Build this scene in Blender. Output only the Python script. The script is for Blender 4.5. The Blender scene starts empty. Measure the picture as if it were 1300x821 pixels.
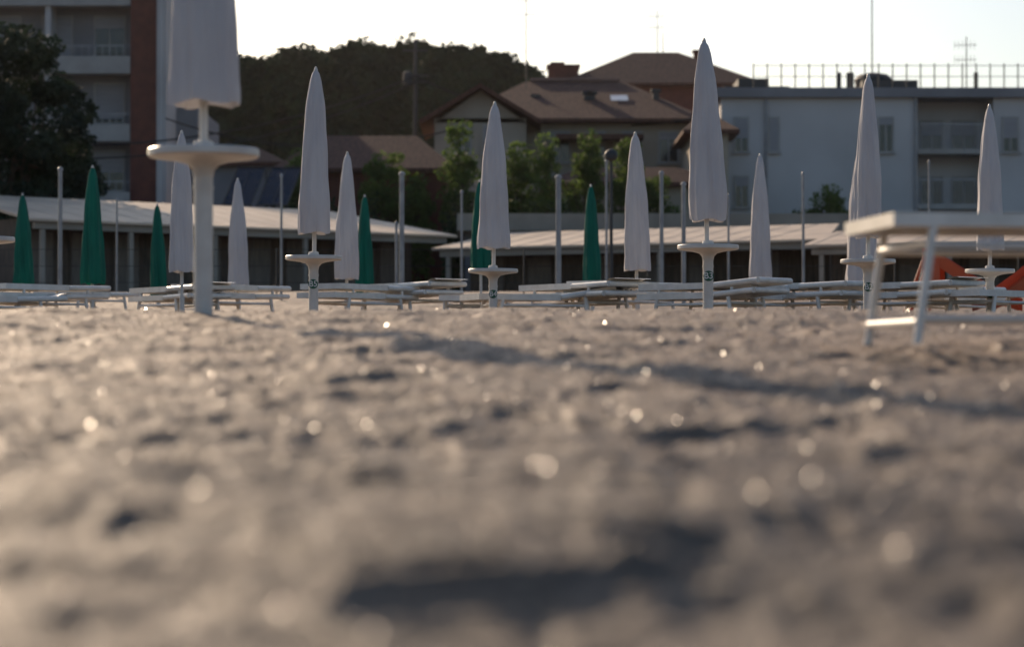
import bpy, math, random
import numpy as np
from mathutils import Vector, Matrix
random.seed(7); rng=np.random.default_rng(11)
S=bpy.context.scene
S.view_settings.view_transform='Standard'; S.view_settings.look='None'; S.view_settings.exposure=0
FP=3069.0
def at(px,py,D): return Vector(((px-650)/FP*D, D, (464-py)/FP*D))
def X(px,D): return (px-650)/FP*D
def Z(py,D): return (464-py)/FP*D
SUN_AZ=-24.0; SUN_EL=22.0
# ------------------------------------------------------------ noise
_r=np.random.default_rng(3); PT=_r.permutation(1024); VT=_r.random(1024)
def vn(x,y,s=0):
    xi=np.floor(x).astype(int); yi=np.floor(y).astype(int); fx=x-xi; fy=y-yi
    fx=fx*fx*fx*(fx*(fx*6-15)+10); fy=fy*fy*fy*(fy*(fy*6-15)+10)
    def h(a,b): return VT[(PT[(PT[(a+s*57)&1023]+b)&1023])]
    return (h(xi,yi)*(1-fx)+h(xi+1,yi)*fx)*(1-fy)+(h(xi,yi+1)*(1-fx)+h(xi+1,yi+1)*fx)*fy-0.5
GD=[-3000,-40,0,2,4,6,8,10,12.7,15,20,23,30,40,46,52,58,66,9000]
GZ=[-1.2,-.6,-.28,-.265,-.215,-.14,-.025,.11,.255,.32,.38,.41,.51,.82,1.12,1.5,1.78,1.8,1.8]
def gz0(D): return np.interp(D,GD,GZ)
def bumps(x,y):
    wx=x+.12*vn(x/.4,y/.4,11); wy=y+.12*vn(x/.4+5,y/.4,12)
    a=0.12*vn(wx/1.5,wy/1.9,1)+0.06*vn(wx/.75+4,wy/.5,2)
    p=vn(wx/.38+3,wy/.33+7,6); a=a-0.042*np.clip(p-.08,0,1)/.4+.008*np.exp(-((p-.06)/.05)**2)
    p=vn(wx/.21+13,wy/.2+2,8); a=a-0.022*np.clip(p-.08,0,1)/.4+.005*np.exp(-((p-.07)/.05)**2)
    a=a+0.02*np.abs(vn(wx/.16,wy/.15+9,3))+0.015*vn(x/.075,y/.075,4)+0.010*vn(x/.036,y/.036,5)+.007*vn(x/.018,y/.018,9)
    fall=np.interp(y,[-10,2,6,9,13,24,45,60,70],[.6,.75,.8,.75,.6,.55,.5,.2,.0])
    return a*fall
def gz(x,D): return float(gz0(D)+bumps(np.array([float(x)]),np.array([float(D)]))[0])
# ------------------------------------------------------------ materials
def newmat(name):
    m=bpy.data.materials.new(name); m.use_nodes=True; nt=m.node_tree
    return m,nt,nt.nodes['Principled BSDF']
def mat(name,c,rough=.7,c2=None,scale=3.0,bump=0.0,bscale=40,metal=0,transl=0,spec=None,stretch=None):
    m,nt,b=newmat(name); b.inputs['Roughness'].default_value=rough; b.inputs['Metallic'].default_value=metal
    if spec is not None: b.inputs['Specular IOR Level'].default_value=spec
    tc=nt.nodes.new('ShaderNodeTexCoord'); src=tc.outputs['Object']
    if stretch:
        mp=nt.nodes.new('ShaderNodeMapping'); mp.inputs['Scale'].default_value=stretch
        nt.links.new(src,mp.inputs['Vector']); src=mp.outputs['Vector']
    if c2 is None: c2=tuple(v*.82 for v in c)
    n=nt.nodes.new('ShaderNodeTexNoise'); n.inputs['Scale'].default_value=scale; n.inputs['Detail'].default_value=6
    nt.links.new(src,n.inputs['Vector'])
    r=nt.nodes.new('ShaderNodeValToRGB'); r.color_ramp.elements[0].position=.35; r.color_ramp.elements[1].position=.65
    r.color_ramp.elements[0].color=(*c2,1); r.color_ramp.elements[1].color=(*c,1)
    nt.links.new(n.outputs['Fac'],r.inputs['Fac']); nt.links.new(r.outputs['Color'],b.inputs['Base Color'])
    if bump>0:
        n2=nt.nodes.new('ShaderNodeTexNoise'); n2.inputs['Scale'].default_value=bscale; n2.inputs['Detail'].default_value=5
        nt.links.new(src,n2.inputs['Vector'])
        bp=nt.nodes.new('ShaderNodeBump'); bp.inputs['Strength'].default_value=bump; bp.inputs['Distance'].default_value=.02
        nt.links.new(n2.outputs['Fac'],bp.inputs['Height']); nt.links.new(bp.outputs['Normal'],b.inputs['Normal'])
    if transl>0:
        t=nt.nodes.new('ShaderNodeBsdfTranslucent'); nt.links.new(r.outputs['Color'],t.inputs['Color'])
        mx=nt.nodes.new('ShaderNodeMixShader'); mx.inputs[0].default_value=transl
        out=nt.nodes['Material Output']
        nt.links.new(b.outputs[0],mx.inputs[1]); nt.links.new(t.outputs[0],mx.inputs[2]); nt.links.new(mx.outputs[0],out.inputs[0])
    return m
M={}
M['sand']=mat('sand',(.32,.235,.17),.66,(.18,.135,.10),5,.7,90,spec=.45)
# sand towards -Y is painted darker to stand for shade on camera-facing bumps
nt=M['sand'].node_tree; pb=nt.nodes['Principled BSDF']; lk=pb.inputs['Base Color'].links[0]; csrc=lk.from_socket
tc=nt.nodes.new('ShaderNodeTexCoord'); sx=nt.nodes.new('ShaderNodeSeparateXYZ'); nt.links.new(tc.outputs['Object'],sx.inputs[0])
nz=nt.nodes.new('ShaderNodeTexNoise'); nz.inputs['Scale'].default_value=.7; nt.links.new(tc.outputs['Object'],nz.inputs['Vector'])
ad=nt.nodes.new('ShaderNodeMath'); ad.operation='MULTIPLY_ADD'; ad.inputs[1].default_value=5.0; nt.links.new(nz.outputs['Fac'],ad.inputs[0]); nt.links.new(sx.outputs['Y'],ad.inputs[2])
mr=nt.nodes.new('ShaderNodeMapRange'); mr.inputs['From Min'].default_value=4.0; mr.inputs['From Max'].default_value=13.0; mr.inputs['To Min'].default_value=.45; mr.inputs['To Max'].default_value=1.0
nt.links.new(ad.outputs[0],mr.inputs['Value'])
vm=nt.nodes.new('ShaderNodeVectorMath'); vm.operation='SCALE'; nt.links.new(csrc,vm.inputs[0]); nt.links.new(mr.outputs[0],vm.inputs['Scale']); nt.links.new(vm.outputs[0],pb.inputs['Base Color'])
M['flake']=mat('shell',(.6,.46,.33),.27,spec=.9)
M['white_fab']=mat('white_fabric',(.60,.58,.58),.75,(.52,.50,.51),2.2,.15,30,transl=.10,stretch=(3,3,.7))
M['green_fab']=mat('green_fabric',(.0,.17,.11),.7,(.0,.12,.08),2.2,.15,30,transl=.22,stretch=(3,3,.7))
M['plastic']=mat('white_plastic',(.62,.60,.56),.4,(.53,.50,.46),5)
M['alu']=mat('white_painted_aluminium',(.76,.73,.68),.35,(.64,.61,.56),8)
M['mesh']=mat('sunbed_mesh_fabric',(.70,.67,.62),.8,(.58,.55,.51),12,transl=.2)
M['label']=mat('green_label',(.01,.09,.05),.5)
M['ink']=mat('white_ink',(.8,.8,.8),.5)
M['plaster']=mat('cream_plaster',(.38,.33,.26),.9,(.30,.265,.21),.7,.1,20)
M['whitewall']=mat('pale_plaster',(.52,.51,.50),.9,(.44,.43,.42),.35,.1,20)
M['greywall']=mat('grey_plaster',(.25,.25,.26),.9,(.19,.19,.20),.5,.1,20)
M['brick']=mat('red_brick',(.16,.055,.038),.9,(.11,.04,.03),3,.2,60)
M['tile']=mat('terracotta_tile',(.135,.068,.05),.9,(.08,.042,.033),2.5,.5,14,stretch=(4,1,1),spec=.2)
M['cap']=mat('ridge_tile',(.20,.11,.08),.85)
M['glass']=mat('window_glass',(.02,.025,.03),.12,spec=.6)
M['shutter']=mat('roller_shutter',(.30,.30,.31),.7,stretch=(1,1,30),scale=1)
M['wood']=mat('weathered_wood',(.13,.095,.07),.85,(.07,.055,.043),3,.3,20,stretch=(5,5,.6))
M['door']=mat('cabin_door',(.20,.165,.135),.8,(.14,.12,.10),3,stretch=(5,5,.6))
M['sheetroof']=mat('light_sheet_roof',(.66,.52,.38),.6,(.46,.36,.27),.8,.1,10)
M['beam']=mat('pale_fascia',(.34,.30,.25),.8,(.26,.23,.19),1)
M['concrete']=mat('pale_concrete',(.38,.37,.35),.85,(.30,.29,.27),1,.1,20)
M['steel']=mat('galvanised_steel',(.34,.34,.34),.5,(.25,.25,.26),4,metal=.3)
M['darksteel']=mat('dark_steel',(.05,.05,.05),.6)
M['cable']=mat('black_cable',(.02,.02,.02),.7)
M['panel']=mat('solar_glass',(.015,.022,.04),.15,(.01,.016,.03),4)
M['orange']=mat('orange_plastic',(.50,.09,.03),.4)
M['bark']=mat('bark',(.09,.065,.045),.95,(.05,.037,.027),6,.6,20)
M['leaf_dark']=mat('leaf_dark',(.030,.048,.022),.8,(.012,.022,.012),.9,transl=.2)
M['leaf_pine']=mat('leaf_pine',(.034,.055,.024),.85,(.013,.024,.013),.5,transl=.12,spec=.2)
M['leaf_green']=mat('leaf_green',(.11,.165,.035),.7,(.05,.085,.02),1.3,transl=.5)
M['hedge']=mat('leaf_hedge',(.045,.07,.025),.8,(.02,.033,.014),1.3,transl=.3)
# ------------------------------------------------------------ mesh builder
class MB:
    def __init__(s,Mx=None): s.v=[]; s.f=[]; s.M=Mx or Matrix.Identity(4)
    def add(s,vs,fs):
        o=len(s.v); s.v+= [tuple(s.M@Vector(v)) for v in vs]; s.f+=[tuple(i+o for i in f) for f in fs]; return s
    def box(s,x0,x1,y0,y1,z0,z1):
        return s.add([(x0,y0,z0),(x1,y0,z0),(x1,y1,z0),(x0,y1,z0),(x0,y0,z1),(x1,y0,z1),(x1,y1,z1),(x0,y1,z1)],
          [(0,3,2,1),(4,5,6,7),(0,1,5,4),(1,2,6,5),(2,3,7,6),(3,0,4,7)])
    def cyl(s,p0,p1,r0,r1=None,n=10):
        if r1 is None:r1=r0
        p0=Vector(p0);p1=Vector(p1);d=(p1-p0).normalized(); a=d.orthogonal().normalized(); b=d.cross(a)
        vs=[];fs=[]
        for p,r in((p0,r0),(p1,r1)):
            for i in range(n):
                t=2*math.pi*i/n; vs.append(p+a*r*math.cos(t)+b*r*math.sin(t))
        for i in range(n): fs.append((i,(i+1)%n,n+(i+1)%n,n+i))
        fs.append(tuple(range(n))[::-1]); fs.append(tuple(range(n,2*n)))
        return s.add(vs,fs)
    def path(s,pts,r,n=8):
        for a,b in zip(pts[:-1],pts[1:]): s.cyl(a,b,r,r,n)
        return s
    def lathe(s,prof,c,n=32):
        vs=[];fs=[]
        for r,z in prof:
            for i in range(n):
                t=2*math.pi*i/n; vs.append((c[0]+r*math.cos(t),c[1]+r*math.sin(t),c[2]+z))
        for k in range(len(prof)-1):
            for i in range(n): fs.append((k*n+i,k*n+(i+1)%n,(k+1)*n+(i+1)%n,(k+1)*n+i))
        fs.append(tuple(range(n))[::-1]); fs.append(tuple((len(prof)-1)*n+i for i in range(n)))
        return s.add(vs,fs)
    def obj(s,name,m,parent=None,smooth=False,bevel=0):
        me=bpy.data.meshes.new(name); me.from_pydata(s.v,[],s.f); me.materials.append(M[m])
        if smooth:
            me.shade_smooth()
        o=bpy.data.objects.new(name,me); S.collection.objects.link(o)
        if parent: o.parent=parent; o.location=-parent.location
        if smooth: 
            try: me.set_sharp_from_angle(angle=math.radians(40))
            except Exception: pass
        if bevel:
            b=o.modifiers.new('b','BEVEL'); b.width=bevel; b.segments=2
        return o
def empty(name,loc):
    e=bpy.data.objects.new(name,None); e.location=loc; e.empty_display_size=.3; S.collection.objects.link(e); return e
# ------------------------------------------------------------ ground
def ground():
    ys=np.concatenate([[-3000,-800,-200,-60,-30,-15,-8,-4,-2,-1,0,.4,.8,1.2],np.exp(np.linspace(math.log(1.5),math.log(60),1050)),[64,70,80,100,150,300,800,2500,9000]])
    n=760; u=np.linspace(-1,1,n)
    U,Y=np.meshgrid(u,ys)
    W=np.where(Y<1,2.8,2.2+.40*np.minimum(Y,70)); Xx=U*W
    ext=np.array([40,300,1500,6000.])
    Xl=-(W[:,:1]+ext[::-1][None]); Xr=W[:,:1]+ext[None]
    Xx=np.concatenate([Xl,Xx,Xr],1); Y=np.repeat(ys[:,None],Xx.shape[1],1)
    Zz=gz0(Y)+bumps(Xx,Y)
    R,C=Xx.shape
    co=np.stack([Xx,Y,Zz],-1).reshape(-1,3)
    idx=np.arange(R*C).reshape(R,C)
    q=np.stack([idx[:-1,:-1],idx[:-1,1:],idx[1:,1:],idx[1:,:-1]],-1).reshape(-1,4)
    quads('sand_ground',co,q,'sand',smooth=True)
def quads(name,co,q,m,parent=None,smooth=False):
    me=bpy.data.meshes.new(name); me.vertices.add(len(co)); me.vertices.foreach_set('co',np.asarray(co,dtype=np.float32).ravel())
    k=q.shape[1]
    me.loops.add(len(q)*k); me.loops.foreach_set('vertex_index',q.ravel().astype(np.int32))
    me.polygons.add(len(q)); me.polygons.foreach_set('loop_start',np.arange(0,len(q)*k,k,dtype=np.int32))
    me.polygons.foreach_set('loop_total',np.full(len(q),k,dtype=np.int32))
    me.update(calc_edges=True); me.validate()
    if smooth: me.shade_smooth()
    me.materials.append(M[m]); o=bpy.data.objects.new(name,me); S.collection.objects.link(o)
    if parent: o.parent=parent; o.location=-parent.location
    return o
ground()
def leafquads(cen,size,up=0.0):
    n=len(cen); a=rng.normal(size=(n,3)); a/=np.linalg.norm(a,axis=1)[:,None]
    b=rng.normal(size=(n,3)); b-=a*(a*b).sum(1)[:,None]; b/=np.linalg.norm(b,axis=1)[:,None]
    s=size*rng.uniform(.6,1.3,n)[:,None]
    co=np.stack([cen-a*s,cen-b*s*.55,cen+a*s,cen+b*s*.55],1).reshape(-1,3)
    return co,np.arange(n*4).reshape(n,4)
def shells():
    n=48000
    D=np.exp(rng.uniform(math.log(2.2),math.log(22),n)); x=rng.uniform(-1,1,n)*(.6+.26*D)
    z=gz0(D)+bumps(x,D)+.003
    c=np.stack([x,D,z],1)
    nn=rng.normal(size=(n,3)); nn[:,2]=np.abs(nn[:,2])+.35; nn/=np.linalg.norm(nn,axis=1)[:,None]
    a=np.cross(nn,rng.normal(size=(n,3))); a/=np.linalg.norm(a,axis=1)[:,None]; b=np.cross(nn,a)
    s=(rng.uniform(.0013,.0034,n)+rng.random(n)**8*.003)[:,None]*np.interp(D,[2,6,20],[.9,1.3,2.1])[:,None]
    ring=[]
    for k in range(6):
        t=2*math.pi*k/6; ring.append(c+(a*math.cos(t)+b*math.sin(t)*.75)*s)
    co=np.stack(ring,1).reshape(-1,3)
    quads('shell_fragments',co,np.arange(n*6).reshape(n,6),'flake')
shells()
# ------------------------------------------------------------ umbrellas
def canopy(mb,x,y,zb,zt,rb,seed,lean=(0,0),amp=.07):
    r=random.Random(seed); n=72; rows=44; vs=[];fs=[]
    ph=[r.uniform(0,6.28) for _ in range(6)]; sw=r.uniform(-1.2,1.2)
    T=[0,.03,.35,.57,.79,.93,.975,1]; R=[.97,1,.9,.77,.56,.36,.24,.07]
    for k in range(rows+1):
        t=k/rows; base=rb*float(np.interp(t,T,R))
        base*=1+.03*math.sin(t*9+ph[5])+.02*math.sin(t*21+ph[4])
        for i in range(n):
            th=2*math.pi*i/n; A=amp*(1-.6*t)
            f=1+A*math.sin(7*th+sw*t*2+ph[0])+A*.6*math.sin(4*th-sw*t+ph[1])+A*.45*math.sin(13*th+3*t+ph[2])+.025*math.sin(2*th+5*t+ph[3])+A*.3*math.sin(19*th+t*14+ph[4])
            zz=zb+(zt-zb)*t
            if k==0: zz-=.012*math.sin(4*th+ph[1])
            vs.append((x+lean[0]*t+base*f*math.cos(th),y+lean[1]*t+base*f*math.sin(th),zz))
    for k in range(rows):
        for i in range(n): fs.append((k*n+i,k*n+(i+1)%n,(k+1)*n+(i+1)%n,(k+1)*n+i))
    fs.append(tuple(rows*n+i for i in range(n)))
    mb.add(vs,fs)
def text(s,size,loc,m,parent):
    c=bpy.data.curves.new('number',type='FONT'); c.body=s; c.size=size; c.align_x='CENTER'; c.align_y='CENTER'; c.extrude=.001
    o=bpy.data.objects.new('label_number',c); S.collection.objects.link(o); c.materials.append(M[m])
    o.rotation_euler=(math.pi/2,0,0); o.parent=parent; o.location=Vector(loc)-parent.location
seed=[0]
def umbrella(px,D,apex,bottom,hw,green=False,table=True,label=None,lean=0.0):
    seed[0]+=1
    x=X(px,D); g=gz(x,D); zt=Z(apex,D); zb=Z(bottom,D); rb=hw/FP*D
    e=empty('closed_beach_umbrella',(x,D,g))
    mb=MB(); canopy(mb,x,D,zb,zt,rb,seed[0],(lean,0),.10 if green else .07)
    mb.obj('folded_canopy','green_fab' if green else 'white_fab',e,True)
    p=MB(); p.cyl((x,D,g-.3),(x+lean*.9,D,zt-.03),.024,.02,14)
    p.lathe([(.0,0),(.018,.0),(.022,.02),(.012,.05),(.002,.06)],(x+lean,D,zt-.025),12)
    p.obj('pole','plastic',e,True)
    if table:
        tz=1.13+0.01*math.sin(seed[0]*3)
        t=MB(); t.lathe([(.052,-.135),(.058,-.10),(.085,-.07),(.15,-.052),(.24,-.04),(.283,-.034),(.293,-.026),(.293,.004),(.286,.011),(.276,.006),(.06,.004),(.05,.05),(.03,.055)],(x,D,tz),48)
        t.obj('tray_table','plastic',e,True)
        q=MB(); q.cyl((x,D,g-.3),(x,D,tz-.12),.05,.05,24); q.cyl((x,D,tz-.20),(x,D,tz-.185),.055,.055,24); q.obj('sleeve_post','plastic',e,True)
        if label:
            l=MB(); l.cyl((x,D-.045,tz-.285),(x,D-.058,tz-.285),.05,.05,24); l.obj('number_disc','label',e,True)
            text(label,.085,(x,D-.061,tz-.285),'ink',e)
    else:
        q=MB(); q.cyl((x,D,g-.3),(x,D,g+.35),.035,.035,16); q.obj('ground_sleeve','plastic',e,True)
    return e
umbrella(258,12.75,-282,132,43)
umbrella(-24,21.4,20,266,21)
umbrella(398,25.2,88,296,20,label='B5',lean=.02)
umbrella(626,28.4,132,315,19,label='B4',lean=.02)
umbrella(899,23,52,280,23.5,label='B3',lean=-.035)
umbrella(1102,25.8,97,301,18,label='B2',lean=.01)
umbrella(1257,28.8,135,317,16.5,label='B1')
for px,D,a,b,h in((231,32,168,345,15.5),(303,40,228,366,12.5),(440,35,195,354,14.5),(809,32.3,170,343,17),(965,35.5,197,354,13.5),(1095,36,190,361,20)):
    umbrella(px,D,a,b,h,table=False,lean=random.uniform(-.03,.03))
for px,D,a,b,h in((30,43,247,361,12),(117,37.6,212,360,14),(201,46,260,376,10.5),(463,44,249,372,11.5),(611,41,230,345,13),(752,41.6,236,365,11.5)):
    umbrella(px,D,a,b,h,green=True,table=False,lean=random.uniform(-.03,.03))
# ------------------------------------------------------------ sun loungers
def lounger(x,y,rot,back=8,hood=True,L=1.85,W=.62,H=.34,base=None,leg=.28,stack=False,tk=1.0):
    g=gz(x,y) if base is None else base
    e=empty('sun_lounger',(x,y,g))
    levels=[0,.115] if stack else [0]
    f=MB(); m=MB(); q=MB()
    for li,dz in enumerate(levels):
        Mx=Matrix.Translation((x+.03*li,y+.02*li,g+dz))@Matrix.Rotation(math.radians(rot+1.5*li),4,'Z')
        f.M=m.M=q.M=Mx; h=L/2; w=W/2; piv=h-.72; b=math.radians(back)
        bx=piv+.72*math.cos(b); bz=H+.72*math.sin(b); t=.028*tk
        for s in(-1,1):
            f.box(-h,piv,s*w-.018,s*w+.018,H-t,H+t)
            f.cyl((piv,s*w,H),(bx,s*w,bz),.026*tk,.026*tk,10)
        f.box(-h-.035,-h,-w-.02,w+.02,H-t,H+t)
        f.cyl((bx,-w,bz),(bx,w,bz),.026*tk,.026*tk,10)
        if li==0:
            for lx in(-h+leg,h-leg-.1):
                k=-.07 if lx<0 else .07
                for s in(-1,1):
                    f.cyl((lx,s*w,H-.02),(lx+k,s*(w+.01),-.05),.019*tk,.019*tk,10)
                f.cyl((lx+k*.9,-w,.035),(lx+k*.9,w,.035),.018*tk,.018*tk,10)
                f.cyl((lx+k*.2,-w,H-.09),(lx+k*.2,w,H-.09),.015,.015,8)
            for s in (-1,1):
                f.cyl((-h+leg-.05,s*w,.05),(h-leg-.05,s*w,.05),.014*tk,.014*tk,8)
                f.cyl((-h+leg,s*w,H-.10),(h-leg-.1,s*w,H-.10),.012*tk,.012*tk,8)
        else:
            for lx in(-h+leg,h-leg-.1):
                for s in(-1,1): f.cyl((lx,s*w,H-.02),(lx,s*w,H-.09),.02,.02,8)
        ns=12
        for i in range(ns):
            a0=-h+.02+(piv+h-.02)*i/ns; a1=-h+.02+(piv+h-.02)*(i+1)/ns-.006
            m.box(a0,a1,-w+.02,w-.02,H+.004,H+.014)
        m.add([(piv,-w+.02,H+.01),(bx,-w+.02,bz),(bx,w-.02,bz),(piv,w-.02,H+.01)],[(0,1,2,3)])
        if hood and li==len(levels)-1:
            vs=[];fs=[];n=8
            for i in range(n+1):
                tt=i/n*math.radians(60)-.1
                for s in(-1,1): vs.append((bx-.18+.35*math.sin(tt), s*(w-.03), bz+.07*math.sin(tt*2.2)))
            for i in range(n): fs.append((2*i,2*i+1,2*i+3,2*i+2))
            q.add(vs,fs)
    f.obj('frame','alu',e,True); m.obj('bed_fabric','mesh',e)
    if q.v: q.obj('sun_hood','alu',e,True)
for k,(px,D,r,bk,st) in enumerate(((-8,31,42,2,0),(52,32,50,1,1),(112,38,60,1,0),(228,33,-55,1,1),(292,33.5,55,1,1),(456,32.5,55,0,1),(516,33.6,-52,1,1),(606,32,80,1,0),
    (684,29.5,22,9,0),(738,30,-55,1,1),(798,30.5,50,1,1),(905,28.5,-45,4,1),(955,29.2,60,1,1),(1022,29.5,-50,1,1),(1082,31,60,1,0),(1150,28.8,-50,1,1),(1208,30,55,1,1),(1275,28.5,42,2,0))):
    lounger(X(px,D),D,r,bk,hood=(k%3==0),stack=bool(st),L=1.75,tk=1.3)
lounger(2.44,9.87,7,0,False,L=1.95,W=.70,H=.435,base=.135,leg=.13,tk=.95)
# ------------------------------------------------------------ poles / lamps
def post(px,D,top,r,m='steel',name='fence_post'):
    x=X(px,D); g=gz(x,D); b=MB(); z=Z(top,D)
    b.cyl((x,D,g-.3),(x,D,z),r,r*.9,12); b.lathe([(r*.5,0),(r*1.25,.01),(r*1.2,.05),(r*.4,.08)],(x,D,z-.01),12); b.obj(name,m,None,True)
for px,D,t,r in((76,48,216,.045),(148,50,255,.022),(357,49,224,.028),(510,49,222,.055),(503,50,285,.03),(586,50,245,.028),(709,49,226,.06),(840,50,221,.045),(868,47,235,.045),(1020,50,222,.03),(1180,50,207,.022),(925,50,250,.025),(770,54,205,.03)):
    post(px,D,t,r)
def lamp(px,D,top):
    x=X(px,D); g=gz(x,D); z=Z(top,D); e=empty('street_lamp',(x,D,g))
    b=MB(); b.cyl((x,D,g-.2),(x,D,z-.1),.045,.03,12); b.obj('lamp_post','darksteel',e,True)
    b=MB(); b.lathe([(.05,-.12),(.12,-.09),(.15,0),(.13,.07),(.07,.12),(.01,.14)],(x,D,z),20); b.obj('lamp_head','darksteel',e,True)
lamp(776,52,197)
def netfence(px0,px1,D,zt):
    b=MB(); x0=X(px0,D);x1=X(px1,D)
    for k in range(4):
        z=zt-.35*k; b.cyl((x0,D,z),(x1,D,z),.006,.006,5)
    n=int((x1-x0)/2.5)
    for i in range(n+1):
        xx=x0+(x1-x0)*i/n; b.cyl((xx,D,1.2),(xx,D,zt+.03),.016,.016,6)
    b.obj('wire_fence','darksteel')
netfence(-120,1450,51,2.45)
# ------------------------------------------------------------ beach cabins
def cabins(name,A,B,depth,eave,rise,base,posts=True,door=1.35,porch=1.6,wall='wood'):
    A=Vector((*A,0));B=Vector((*B,0)); L=(B-A).length; ang=math.atan2(B.y-A.y,B.x-A.x)
    Mx=Matrix.Translation((A.x,A.y,0))@Matrix.Rotation(ang,4,'Z')
    e=empty(name,(A.x,A.y,base))
    w=MB(Mx); w.box(0,L,porch,depth,base-.3,eave+.1); w.obj('walls',wall,e)
    r=MB(Mx); th=.07; y0=-.15; y1=depth+.2
    za=eave; zb=eave+rise
    x0=-.4; x1=L+.5; xr=x1-1.2
    r.add([(x0,y0,za),(x1,y0,za),(xr,y1,zb),(x0,y1,zb),(x0,y0,za-th),(x1,y0,za-th),(xr,y1,zb-th),(x0,y1,zb-th)],
      [(0,1,2,3),(7,6,5,4),(0,4,5,1),(1,5,6,2),(2,6,7,3),(3,7,4,0)])
    r.obj('roof','sheetroof',e)
    rb=MB(Mx); k=x0+.25
    while k<x1-1.3:
        rb.add([(k,y0,za+.003),(k+.03,y0,za+.003),(k+.03,y1,zb+.003),(k,y1,zb+.003),(k+.015,y0,za+.012),(k+.015,y1,zb+.012)],[(0,1,4),(1,2,5,4),(3,0,4,5),(2,3,5)]); k+=.85
    rb.obj('roof_ribs','sheetroof',e)
    d=MB(Mx); fr=MB(Mx); p=MB(Mx); k=.35; i=0; rr=random.Random(int(L*10))
    while k<L-1:
        hgt=min(2.0,eave-base-.25)
        d.box(k,k+.78,porch-.03,porch-.004,base-.1,base+hgt)
        fr.box(k-.07,k-.005,porch-.05,porch-.003,base-.1,base+hgt+.07); fr.box(k+.785,k+.85,porch-.05,porch-.003,base-.1,base+hgt+.07)
        fr.box(k-.004,k+.784,porch-.05,porch-.003,base+hgt+.005,base+hgt+.07)
        if posts and i%2==0: p.box(k-.35,k-.23,.0,.12,base-.2,eave-.27)
        k+=door*rr.choice([1,1,1.25]); i+=1
    d.obj('doors','door',e); fr.obj('door_frames','wood',e); p.box(-.2,L+.2,-.02,.14,eave-.26,eave-.085); p.obj('porch_posts','beam',e)
cabins('beach_cabin_row',(X(52,66),66),(X(560,74),74),5.2,4.0,1.0,1.8)
cabins('beach_cabin_row',(X(566,72),72),(X(1030,67),67),4.4,3.5,.7,1.8,door=1.6)
cabins('beach_cabin_row',(X(1040,64),64),(X(1500,61),61),4.2,3.2,.6,1.8,door=1.5)
e=empty('beach_bar_building',(0,78,1.8)); b=MB(); b.box(X(590,78),X(1500,78),78,86,1.6,4.3); b.obj('walls','greywall',e)
b=MB(); b.box(X(580,77),X(1510,77),77,86.5,4.303,4.85); b.obj('roof_fascia','beam',e)
b=MB(); b.box(-30,X(48,70),70,70.3,1.7,3.6); b.obj('garden_wall','greywall')
# ------------------------------------------------------------ generic houses
def hip(mb,x0,x1,y0,y1,z0,z1,ov=.5,inset=None):
    x0-=ov;x1+=ov;y0-=ov;y1+=ov; cy=(y0+y1)/2; i=(y1-y0)/2 if inset is None else inset
    i=min(i,(x1-x0)/2-.05)
    mb.add([(x0,y0,z0),(x1,y0,z0),(x1,y1,z0),(x0,y1,z0),(x0+i,cy,z1),(x1-i,cy,z1),(x0,y0,z0-.15),(x1,y0,z0-.15),(x1,y1,z0-.15),(x0,y1,z0-.15)],
      [(0,1,5,4),(1,2,5),(2,3,4,5),(3,0,4),(0,6,7,1),(1,7,8,2),(2,8,9,3),(3,9,6,0),(6,9,8,7)])
def window(e,x0,x1,z0,z1,y,shut=0.0):
    g=e['g'];fr=e['f'];sh=e['s']
    g.box(x0,x1,y-.012,y-.003,z0,z1)
    t=.07
    fr.box(x0-t,x0,y-.06,y-.002,z0-t,z1+t); fr.box(x1,x1+t,y-.06,y-.002,z0-t,z1+t)
    fr.box(x0,x1,y-.06,y-.002,z1,z1+t); fr.box(x0-t-.05,x1+t+.05,y-.14,y-.062,z0-t-.04,z0-.01); fr.box(x0,x1,y-.06,y-.002,z0-t,z0)
    xm=(x0+x1)/2; fr.box(xm-.03,xm+.03,y-.04,y-.013,z0,z1)
    if shut>0: sh.box(x0,x1,y-.055,y-.041,z1-(z1-z0)*shut,z1-.002)
def wset(): return dict(g=MB(),f=MB(),s=MB())
def wdone(w,e):
    w['g'].obj('window_glass','glass',e); w['f'].obj('window_frames','concrete',e)
    if w['s'].v: w['s'].obj('roller_shutters','shutter',e)
def stack(mb,x,y,z,h=.9,w=.35): mb.box(x-w,x+w,y-w,y+w,z,z+h); mb.box(x-w-.08,x+w+.08,y-w-.08,y+w+.08,z+h+.002,z+h+.12)
# villa
D=100; e=empty('villa',(2,D,1.8)); x0,x1=X(592,D),X(876,D); ev=Z(152,D)
b=MB(); b.box(x0,x1,D,D+11,1.7,ev-.1); b.obj('walls','plaster',e)
b=MB(); hip(b,x0,x1,D,D+11,ev,Z(103,D+5.5),.7,3.2); b.obj('roof','tile',e)
b=MB(); g0=X(552,D-2.0); g1=X(668,D-2.0); gc=(g0+g1)/2; b.box(g0,g1,D-2.5,D-.01,1.7,Z(150,D-2.5)); b.obj('wing_walls','plaster',e)
b=MB(); zz=Z(146,D-2.5); zp=Z(108,D-2.5); y0=D-3.2;y1=D+4
for s,xa in((-1,g0-.6),(1,g1+.6)):
    b.add([(xa,y0,zz-.25),(gc,y0,zp),(gc,y1,zp),(xa,y1,zz-.25),(xa,y0,zz-.42),(gc,y0,zp-.17),(gc,y1,zp-.17),(xa,y1,zz-.42)],[(0,1,2,3),(4,7,6,5),(0,4,5,1),(3,2,6,7),(0,3,7,4)])
b.obj('gable_roof','tile',e)
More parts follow.
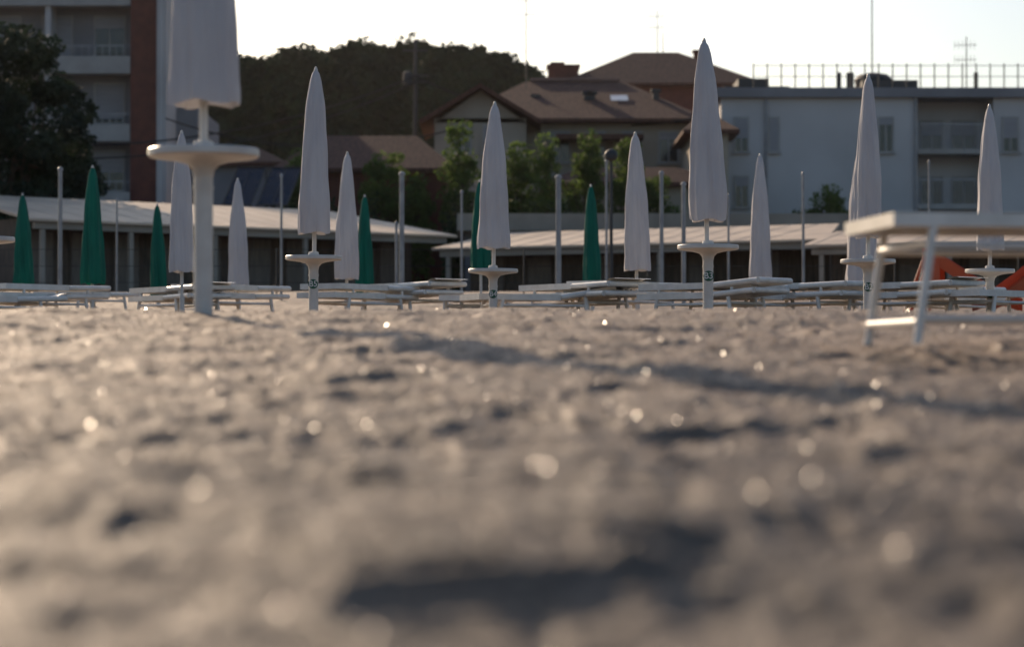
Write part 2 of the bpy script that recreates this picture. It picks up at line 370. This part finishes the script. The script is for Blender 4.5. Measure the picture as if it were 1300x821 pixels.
b=MB(); b.add([(g0,D-2.5,zz-.3),(g1,D-2.5,zz-.3),(gc,D-2.5,zp-.2)],[(0,1,2)]); b.obj('gable_wall','plaster',e)
w=wset()
for px in(700,745,792,838):
    window(w,X(px,D),X(px+22,D),Z(205,D),Z(168,D),D,.5 if px%2 else .25); window(w,X(px,D),X(px+22,D),Z(255,D)-.4,Z(222,D),D,.4)
for px in(578,615): window(w,X(px,D-2.5),X(px+18,D-2.5),Z(200,D),Z(168,D),D-2.5,.6)
wdone(w,e)
b=MB(); b.box(X(705,D),X(815,D),D-1.5,D-.01,Z(180,D),Z(174,D)); b.obj('awning','tile',e)
b=MB()
for px,py,dd in((680,137,3),(752,133,2.4),(745,133,2.4),(833,130,2.5)): stack(b,X(px,D+dd),D+dd,Z(py+6,D+dd),.65,.13)
b.obj('chimney_vents','darksteel',e)
b=MB(); yA=D+2.0; yB=D+2.9
def roofz(y): return ev+(Z(103,D+5.5)-ev)*(y-(D-.7))/(6.2)
b.add([(X(776,D+2),yA,roofz(yA)+.05),(X(798,D+2),yA,roofz(yA)+.05),(X(798,D+2),yB,roofz(yB)+.05),(X(776,D+2),yB,roofz(yB)+.05)],[(0,1,2,3)]); b.obj('skylight','ink',e)
b=MB(); yy=D+5.5; b.cyl((x0+2.7,yy,Z(103,yy)+.02),(x1-2.7,yy,Z(103,yy)+.02),.13,.13,8); b.obj('ridge','cap',e)
# rear house
D=125; e=empty('hip_roof_house',(7,D,1.8)); x0,x1=X(722,D),X(958,D)
b=MB(); b.box(x0,x1,D,D+10,1.7,Z(104,D)-.1); b.obj('walls','brick',e)
b=MB(); hip(b,x0,x1,D,D+10,Z(106,D),Z(66,D+5),.5,4.1); b.obj('roof','tile',e)
b=MB(); stack(b,X(709,D),D+3,Z(100,D),1.1,.3); stack(b,X(716,D),D+2,Z(110,D),1.2,.8); stack(b,X(900,D),D+7,Z(85,D+7),.8,.25); b.obj('chimneys','brick',e)
def smallhouse(px0,px1,D,eave,ridge,dep,wall='plaster',name='low_house'):
    e=empty(name,(X(px0,D),D,1.8)); b=MB(); b.box(X(px0,D),X(px1,D),D,D+dep,1.7,Z(eave,D)-.12); b.obj('walls',wall,e)
    b=MB(); hip(b,X(px0,D),X(px1,D),D,D+dep,Z(eave,D),Z(ridge,D+dep/2),.4,1.6); b.obj('roof','tile',e)
    w=wset(); k=X(px0,D)+.9
    while k<X(px1,D)-1.6: window(w,k,k+.9,2.9,4.1,D,random.choice([0,.5,.9])); k+=2.4
    wdone(w,e); return e
smallhouse(360,566,88,214,172,7,'brick')
smallhouse(880,925,92,165,140,6,'plaster')
smallhouse(250,352,96,206,186,7,'greywall')
e=smallhouse(700,905,90,232,212,3,'plaster')
# solar panels
D=82; e=empty('solar_panel_array',(-10,80,4)); b=MB(); fr=MB()
def pan(px0,px1,skew):
    x0=X(px0,D);x1=X(px1,D); z0=Z(260,D); z1=Z(209,D); s=skew
    q=[(x0,D,z0),(x1,D,z0),(x1+s,D+1.6,z1+.03),(x0+s,D+1.6,z1+.03)]
    b.add(q,[(0,1,2,3)])
    P=[Vector(v) for v in q]
    for i in range(4): fr.cyl(P[i]-Vector((0,.02,0)),P[(i+1)%4]-Vector((0,.02,0)),.03,.03,6)
    fr.cyl(P[0].lerp(P[1],.5)-Vector((0,.02,0)),P[3].lerp(P[2],.5)-Vector((0,.02,0)),.012,.012,5)
    for v in q: fr.cyl((v[0],v[1]+.05,1.8),(v[0],v[1]+.05,v[2]),.03,.03,6)
pan(282,318,.35); pan(326,364,.35)
b.obj('panels','panel',e); fr.obj('panel_frames','darksteel',e)
# ------------------------------------------------------------ pale modern building
D=95; e=empty('pale_apartment_building',(15,D,1.8)); xa,xb,xc,xd=X(916,D),X(1165,D),X(1262,D),X(1420,D); top=Z(124,D)
b=MB(); b.box(xa,xb,D,D+12,1.7,top); b.box(xb,xc,D+1.6,D+12,1.7,top); b.box(xc,xd,D-.0,D+12,1.7,top); b.obj('walls','whitewall',e)
b=MB(); b.box(xa-.25,xd+.25,D-.3,D+12.3,top+.003,top+.38); b.obj('roof_slab','greywall',e)
b=MB()
for py in(262,192):
    b.box(xb+.003,xc-.003,D-.1,D+1.597,Z(py,D)-.1,Z(py,D)+.1)
b.obj('balcony_slabs','concrete',e)
b=MB()
for py in(262,192):
    z=Z(py,D)+.1; n=24
    b.box(xb,xc,D-.06,D-.02,z+.95,z+1.0)
    for i in range(n+1):
        xx=xb+.05+(xc-xb-.1)*i/n; b.box(xx-.012,xx+.012,D-.05,D-.03,z,z+.95)
b.obj('balcony_railings','steel',e)
b=MB(); b.cyl((X(973,D),D-.08,1.8),(X(973,D),D-.08,top),.06,.06,8); b.cyl((X(1163,D),D-.08,1.8),(X(1163,D),D-.08,top),.06,.06,8); b.obj('downpipes','steel',e)
w=wset()
for a,c in((934,949),(1117,1133)):
    window(w,X(a,D),X(c,D),Z(192,D),Z(150,D),D,.6 if a==934 else .2)
    if a==934: window(w,X(a,D),X(c,D),Z(262,D),Z(225,D),D,.3)
for a,c in((1180,1205),(1220,1248)):
    window(w,X(a,D),X(c,D),Z(191,D)+.1,Z(150,D),D+1.6,.45); window(w,X(a,D),X(c,D),Z(262,D)+.15,Z(222,D),D+1.6,.1)
window(w,X(1275,D),X(1292,D),Z(192,D),Z(150,D),D,.6); window(w,X(978,D),X(988,D),Z(192,D),Z(150,D),D,1.0)
wdone(w,e)
b=MB(); z=top+.38
n=26
for i in range(n+1):
    xx=X(958,D)+(xd-X(958,D))*i/n; b.cyl((xx,D+.3,z),(xx,D+.3,z+1.02),.026,.026,6)
for h in(.5,.93): b.cyl((X(958,D),D+.3,z+h),(xd,D+.3,z+h),.014,.014,5)
b.obj('roof_railing','darksteel',e)
b=MB(); dd=D+4; z=top+.383; zt=Z(92,dd)
b.box(X(1096,dd),X(1166,dd),dd,dd+4,z,zt-.3); b.lathe([(.75,0),(.8,.25),(.6,.45),(.1,.55)],(X(1115,dd),dd+1.2,zt-.4),16)
b.box(X(1186,dd),X(1212,dd),dd,dd+3,z,Z(112,dd)); b.box(X(925,dd),X(1010,dd),dd+2,dd+6,z,Z(102,dd)); b.box(X(945,dd),X(985,dd),dd+2.5,dd+5,z,Z(90,dd))
for px in(1066,1078,1082,1240): b.cyl((X(px,dd),dd,z),(X(px,dd),dd,z+1.1),.09,.09,8)
b.obj('rooftop_plant_rooms','darksteel',e)
# ------------------------------------------------------------ antennas
def antenna(px,D,base,top,yagi=True):
    b=MB(); x=X(px,D); z0=Z(base,D); z1=Z(top,D); b.cyl((x,D,z0),(x,D,z1),.03,.022,6)
    if yagi:
        zz=z1-.35
        for q in range(2):
            b.cyl((x-.5,D,zz-q*.6),(x+.4,D-.1,zz-q*.6),.014,.014,5)
            for i in range(6):
                xx=x-.48+.16*i; b.cyl((xx,D-.02,zz-q*.6-.18),(xx,D-.02,zz-q*.6+.18),.010,.010,4)
    b.obj('roof_antenna','darksteel')
antenna(835,129,70,12); antenna(1108,98,92,-60,False); antenna(1228,99,120,46); antenna(668,104,112,-10); antenna(842,130,72,40,False)
D=104; e=empty('utility_pole',(X(527,D),D,1.8)); b=MB(); x=X(527,D); b.cyl((x,D,1.6),(x,D,Z(50,D)),.12,.07,10)
for py in(64,96,104): b.box(x-.55,x+.55,D-.15,D-.09,Z(py,D)-.04,Z(py,D)+.04)
b.lathe([(.1,-.3),(.2,-.25),(.2,.25),(.1,.3)],(x-.33,D-.2,Z(100,D)),12)
b.obj('pole_with_crossarms','darksteel',e,True)
def cable(p,q,sag,r=.035):
    b=MB(); p=Vector(p);q=Vector(q); pts=[]
    for i in range(25):
        t=i/24; v=p.lerp(q,t); v.z-=sag*4*t*(1-t); pts.append(v)
    b.path(pts,r,5); b.obj('overhead_cable','cable')
cable(at(527,96,103.8),at(-80,178,84),1.2); cable(at(527,104,103.8),at(-80,190,84),1.4); cable(at(527,96,103.8),at(880,150,99),1.0); cable(at(210,150,103),at(590,160,96),1.0)
# ------------------------------------------------------------ left apartment block
D=105; e=empty('apartment_block',(-20,D,1.8)); HT=17.2; xl=X(-420,D); x1=X(165,D); x2=X(199,D); x3=X(211,D)
b=MB(); b.box(xl,x1,D+1.3,D+13,1.7,HT); b.box(X(214,D+3),X(250,D+3),D+3,D+11,1.7,Z(135,D+3)); b.obj('walls','greywall',e)
b=MB(); b.box(x1+.003,x2,D-.1,D+13,1.7,HT); b.obj('brick_bay','brick',e)
b=MB(); b.box(x2+.003,x3,D-.25,D+13,1.7,HT); b.box(x2+.15,x2+.3,D-.4,D-.253,1.7,HT)
k=x1-3.6
while k>xl: b.box(k-.12,k+.12,D-.05,D+1.297,1.7,HT); k-=5.4
b.obj('pilasters','whitewall',e)
b=MB(); rl=MB(); w=wset(); fl=2.95; z=Z(260,D); 
i=0
while z<HT-.3:
    b.box(xl,x1-.003,D-.12,D+1.295,z-.14,z+.14) ; b.box(xl,x1-.003,D-.2,D-.124,z-.2,z+.55)
    rl.box(xl,x1-.003,D-.18,D-.14,z+.98,z+1.03)
    q=x1-.3
    while q>xl: rl.box(q-.012,q+.012,D-.17,D-.15,z+.552,z+.98); q-=.3
    q=x1-1.75; j=0
    while q>xl+2:
        window(w,q,q+1.25,z+.75,z+2.45,D+1.3,[.55,.9,.3,1.0][(i+j)%4]); q-=2.3; j+=1
    z+=fl; i+=1
b.obj('balconies','concrete',e); rl.obj('balcony_railings','steel',e); wdone(w,e)
b=MB(); b.box(xl-.2,x3+.2,D-.4,D+13.3,HT+.003,HT+.4); b.obj('roof_slab','concrete',e)
# ------------------------------------------------------------ trees
def tree(name,x,y,base,h,rx,ry,crown0,mm,nclump,nleaf,leaf,shape='oval',cs=.5,trunk=.18,sd=0):
    r=np.random.default_rng(sd+100); e=empty(name,(x,y,base))
    t=MB(); cz0=base+crown0; ct=base+h
    P=[Vector((x,y,base-.2))]; 
    for i in range(1,6): P.append(Vector((x+r.normal()*.06*h/8,y+r.normal()*.06*h/8,base+(crown0+(h-crown0)*.55)*i/5)))
    for i in range(5): t.cyl(P[i],P[i+1],trunk*(1-.14*i),trunk*(1-.14*(i+1)),9)
    cl=[]
    for i in range(nclump):
        while True:
            u=r.uniform(-1,1,3)
            d=np.linalg.norm(u)
            if d<1 and d>.25: break
        if shape=='dome':
            if r.random()<.55: u/=d
            u[2]=abs(u[2]) if r.random()<.85 else u[2]*.3
            c=np.array([x+u[0]*rx,y+u[1]*ry,cz0+(h-crown0)*(.10+.84*u[2])])
        elif shape=='spire':
            zt=(u[2]+1)/2; k=(.35+1.0*zt)*(1-zt)**.6*1.25+.05
            c=np.array([x+u[0]*rx*k,y+u[1]*ry*k,cz0+(h-crown0)*zt*.97])
        else: c=np.array([x+u[0]*rx,y+u[1]*ry,(cz0+ct)/2+u[2]*(h-crown0)/2*.95])
        cl.append(c)
    cl=np.array(cl)
    for i in range(0,nclump,max(1,nclump//26)):
        s=P[2+int(r.integers(0,4))]; c=Vector(cl[i]); mid=s.lerp(c,.5)+Vector((0,0,-.15*(c-s).length*.3))
        t.cyl(s,mid,trunk*.35,trunk*.2,6); t.cyl(mid,c,trunk*.2,trunk*.06,6)
    t.obj('trunk_and_limbs','bark',e,True)
    sc=r.uniform(.6,1.35,nclump)*cs
    g=r.normal(size=(nclump,nleaf,3)); g/=np.linalg.norm(g,axis=2)[:,:,None]; g*=r.uniform(.3,1,(nclump,nleaf,1))**.5
    g[:,:,2]*=.72
    pts=(cl[:,None,:]+g*sc[:,None,None]).reshape(-1,3)
    co,q=leafquads(pts,leaf); quads('foliage',co,q,mm,e)
for i,(px,D,top,rx) in enumerate(((322,150,66,3.4),(385,148,56,4.2),(455,152,48,4.8),(515,156,42,5.0),(575,150,52,4.4),(628,152,66,3.8),(668,150,86,2.6),(250,150,96,3.5))):
    z=Z(top,D); tree('stone_pine',X(px,D),D,1.8,z-1.8,rx,4.5,(z-1.8)*.40,'leaf_pine',330,90,.25,'dome',.95,.35,i)
tree('broadleaf_tree',X(28,78),78,1.8,Z(22,78)-1.8,2.35,2.4,1.6,'leaf_dark',130,150,.12,'oval',.66,.22,20)
tree('broadleaf_tree',X(-75,76),76,1.8,Z(30,76)-1.8,2.3,2.3,1.8,'leaf_dark',110,110,.11,'oval',.62,.22,21)
tree('broadleaf_tree',X(92,82),82,1.8,Z(150,82)-1.8,1.0,1.2,1.0,'leaf_dark',60,120,.09,'oval',.5,.15,22)
for i,(px,D,top,rx) in enumerate(((583,86,154,.95),(490,86,190,1.0),(655,87,172,.95),(692,86,168,.8),(748,87,166,.9),(797,88,178,.9),(835,88,200,.8),(530,87,214,.7),(384,86,186,.7))):
    z=Z(top,D); tree('poplar_tree',X(px,D),D,1.8,z-1.8,rx,rx,1.2,'leaf_green',52,90,.085,'spire' if i!=1 else 'oval',.42,.1,40+i)
def hedge(px0,px1,D,top,dep,sd):
    r=np.random.default_rng(sd); x0,x1=X(px0,D),X(px1,D); n=int((x1-x0)*1300)
    p=np.stack([r.uniform(x0,x1,n),D+r.uniform(0,dep,n),np.zeros(n)],1); hh=Z(top,D)-1.8
    p[:,2]=1.75+r.uniform(0,1,n)**.7*hh*(.78+.5*vn(p[:,0]/.8,p[:,1]/.8+sd,2)+.25*vn(p[:,0]/.25,p[:,1]/.3,7))
    co,q=leafquads(p,.10); quads('hedge',co,q,'hedge')
hedge(560,900,84,250,1.2,1); hedge(330,480,84,240,1.2,3); hedge(-60,60,74,262,1.0,4)
z=Z(226,90); tree('shrub',X(1048,90),90,1.8,z-1.8,.95,.9,.9,'leaf_green',60,100,.085,'oval',.45,.1,77)
# ------------------------------------------------------------ playground
def slide(px,D,rot):
    x=X(px,D); g=gz(x,D)+.25; e=empty('playground_slide',(x,D,g)); Mx=Matrix.Translation((x,D,g))@Matrix.Rotation(math.radians(rot),4,'Z')
    b=MB(Mx); pts=[(-.9,-.1),(-.6,.0),(-.1,.3),(.35,.6),(.6,.65)]
    for (a,c),(a2,c2) in zip(pts[:-1],pts[1:]):
        b.add([(a,-.22,c),(a2,-.22,c2),(a2,.22,c2),(a,.22,c)],[(0,1,2,3)])
        for s in(-1,1): b.add([(a,s*.22,c-.06),(a2,s*.22,c2-.06),(a2,s*.24,c2+.15),(a,s*.24,c+.15)],[(0,1,2,3)])
    for s in(-1,1): b.add([(.35,s*.235,.1),(.62,s*.235,.1),(.62,s*.235,.78),(.35,s*.235,.74)],[(0,1,2,3)])
    b.obj('chute','orange',e)
    b=MB(Mx)
    for s in(-1,1):
        b.cyl((.6,s*.24,-.4),(.6,s*.24,.85),.03,.03,8); b.cyl((1.0,s*.24,-.4),(.62,s*.24,.65),.028,.028,8)
    for i in range(4): t=i/4+.1; b.cyl((1.0-.38*t,-.24,-.3+.95*t),(1.0-.38*t,.24,-.3+.95*t),.018,.018,8)
    b.cyl((.6,-.24,.85),(.6,.24,.85),.03,.03,8)
    b.obj('ladder','orange',e)
slide(1224,39,160); slide(1305,38,25)
# ------------------------------------------------------------ thin evening haze (air volume over the town)
hm=bpy.data.materials.new('haze_air'); hm.use_nodes=True; nt=hm.node_tree; nt.nodes.clear()
o_=nt.nodes.new('ShaderNodeOutputMaterial'); vs_=nt.nodes.new('ShaderNodeVolumeScatter'); vs_.inputs['Density'].default_value=.00018; vs_.inputs['Anisotropy'].default_value=.4
nt.links.new(vs_.outputs[0],o_.inputs['Volume']); M['haze']=hm
b=MB(); b.box(-260,260,53,420,-3,45); b.obj('haze','haze')
# ------------------------------------------------------------ light, sky, camera
az=math.radians(SUN_AZ); el=math.radians(SUN_EL)
sd=Vector((math.sin(az)*math.cos(el),math.cos(az)*math.cos(el),math.sin(el)))
L=bpy.data.lights.new('sun','SUN'); L.energy=5.0; L.angle=math.radians(.53); L.color=(1,.76,.53)
lo=bpy.data.objects.new('sun',L); S.collection.objects.link(lo); lo.rotation_euler=sd.to_track_quat('Z','Y').to_euler(); lo.location=(0,0,50)
w=bpy.data.worlds.new('World'); S.world=w; w.use_nodes=True; nt=w.node_tree
bg=nt.nodes['Background']; sk=nt.nodes.new('ShaderNodeTexSky'); sk.sky_type='NISHITA'; sk.sun_disc=False
sk.sun_elevation=el; sk.sun_rotation=az; sk.dust_density=2.0; sk.air_density=1.0; sk.ozone_density=2.2
nt.links.new(sk.outputs[0],bg.inputs[0]); bg.inputs[1].default_value=.122
cam=bpy.data.cameras.new('cam'); cam.lens=85; cam.sensor_width=36; cam.clip_start=.05; cam.clip_end=20000
cam.dof.use_dof=True; cam.dof.focus_distance=24.5; cam.dof.aperture_fstop=1.8
co=bpy.data.objects.new('camera',cam); S.collection.objects.link(co); co.location=(0,0,0); co.rotation_euler=(math.radians(91.0),0,0)
S.camera=co
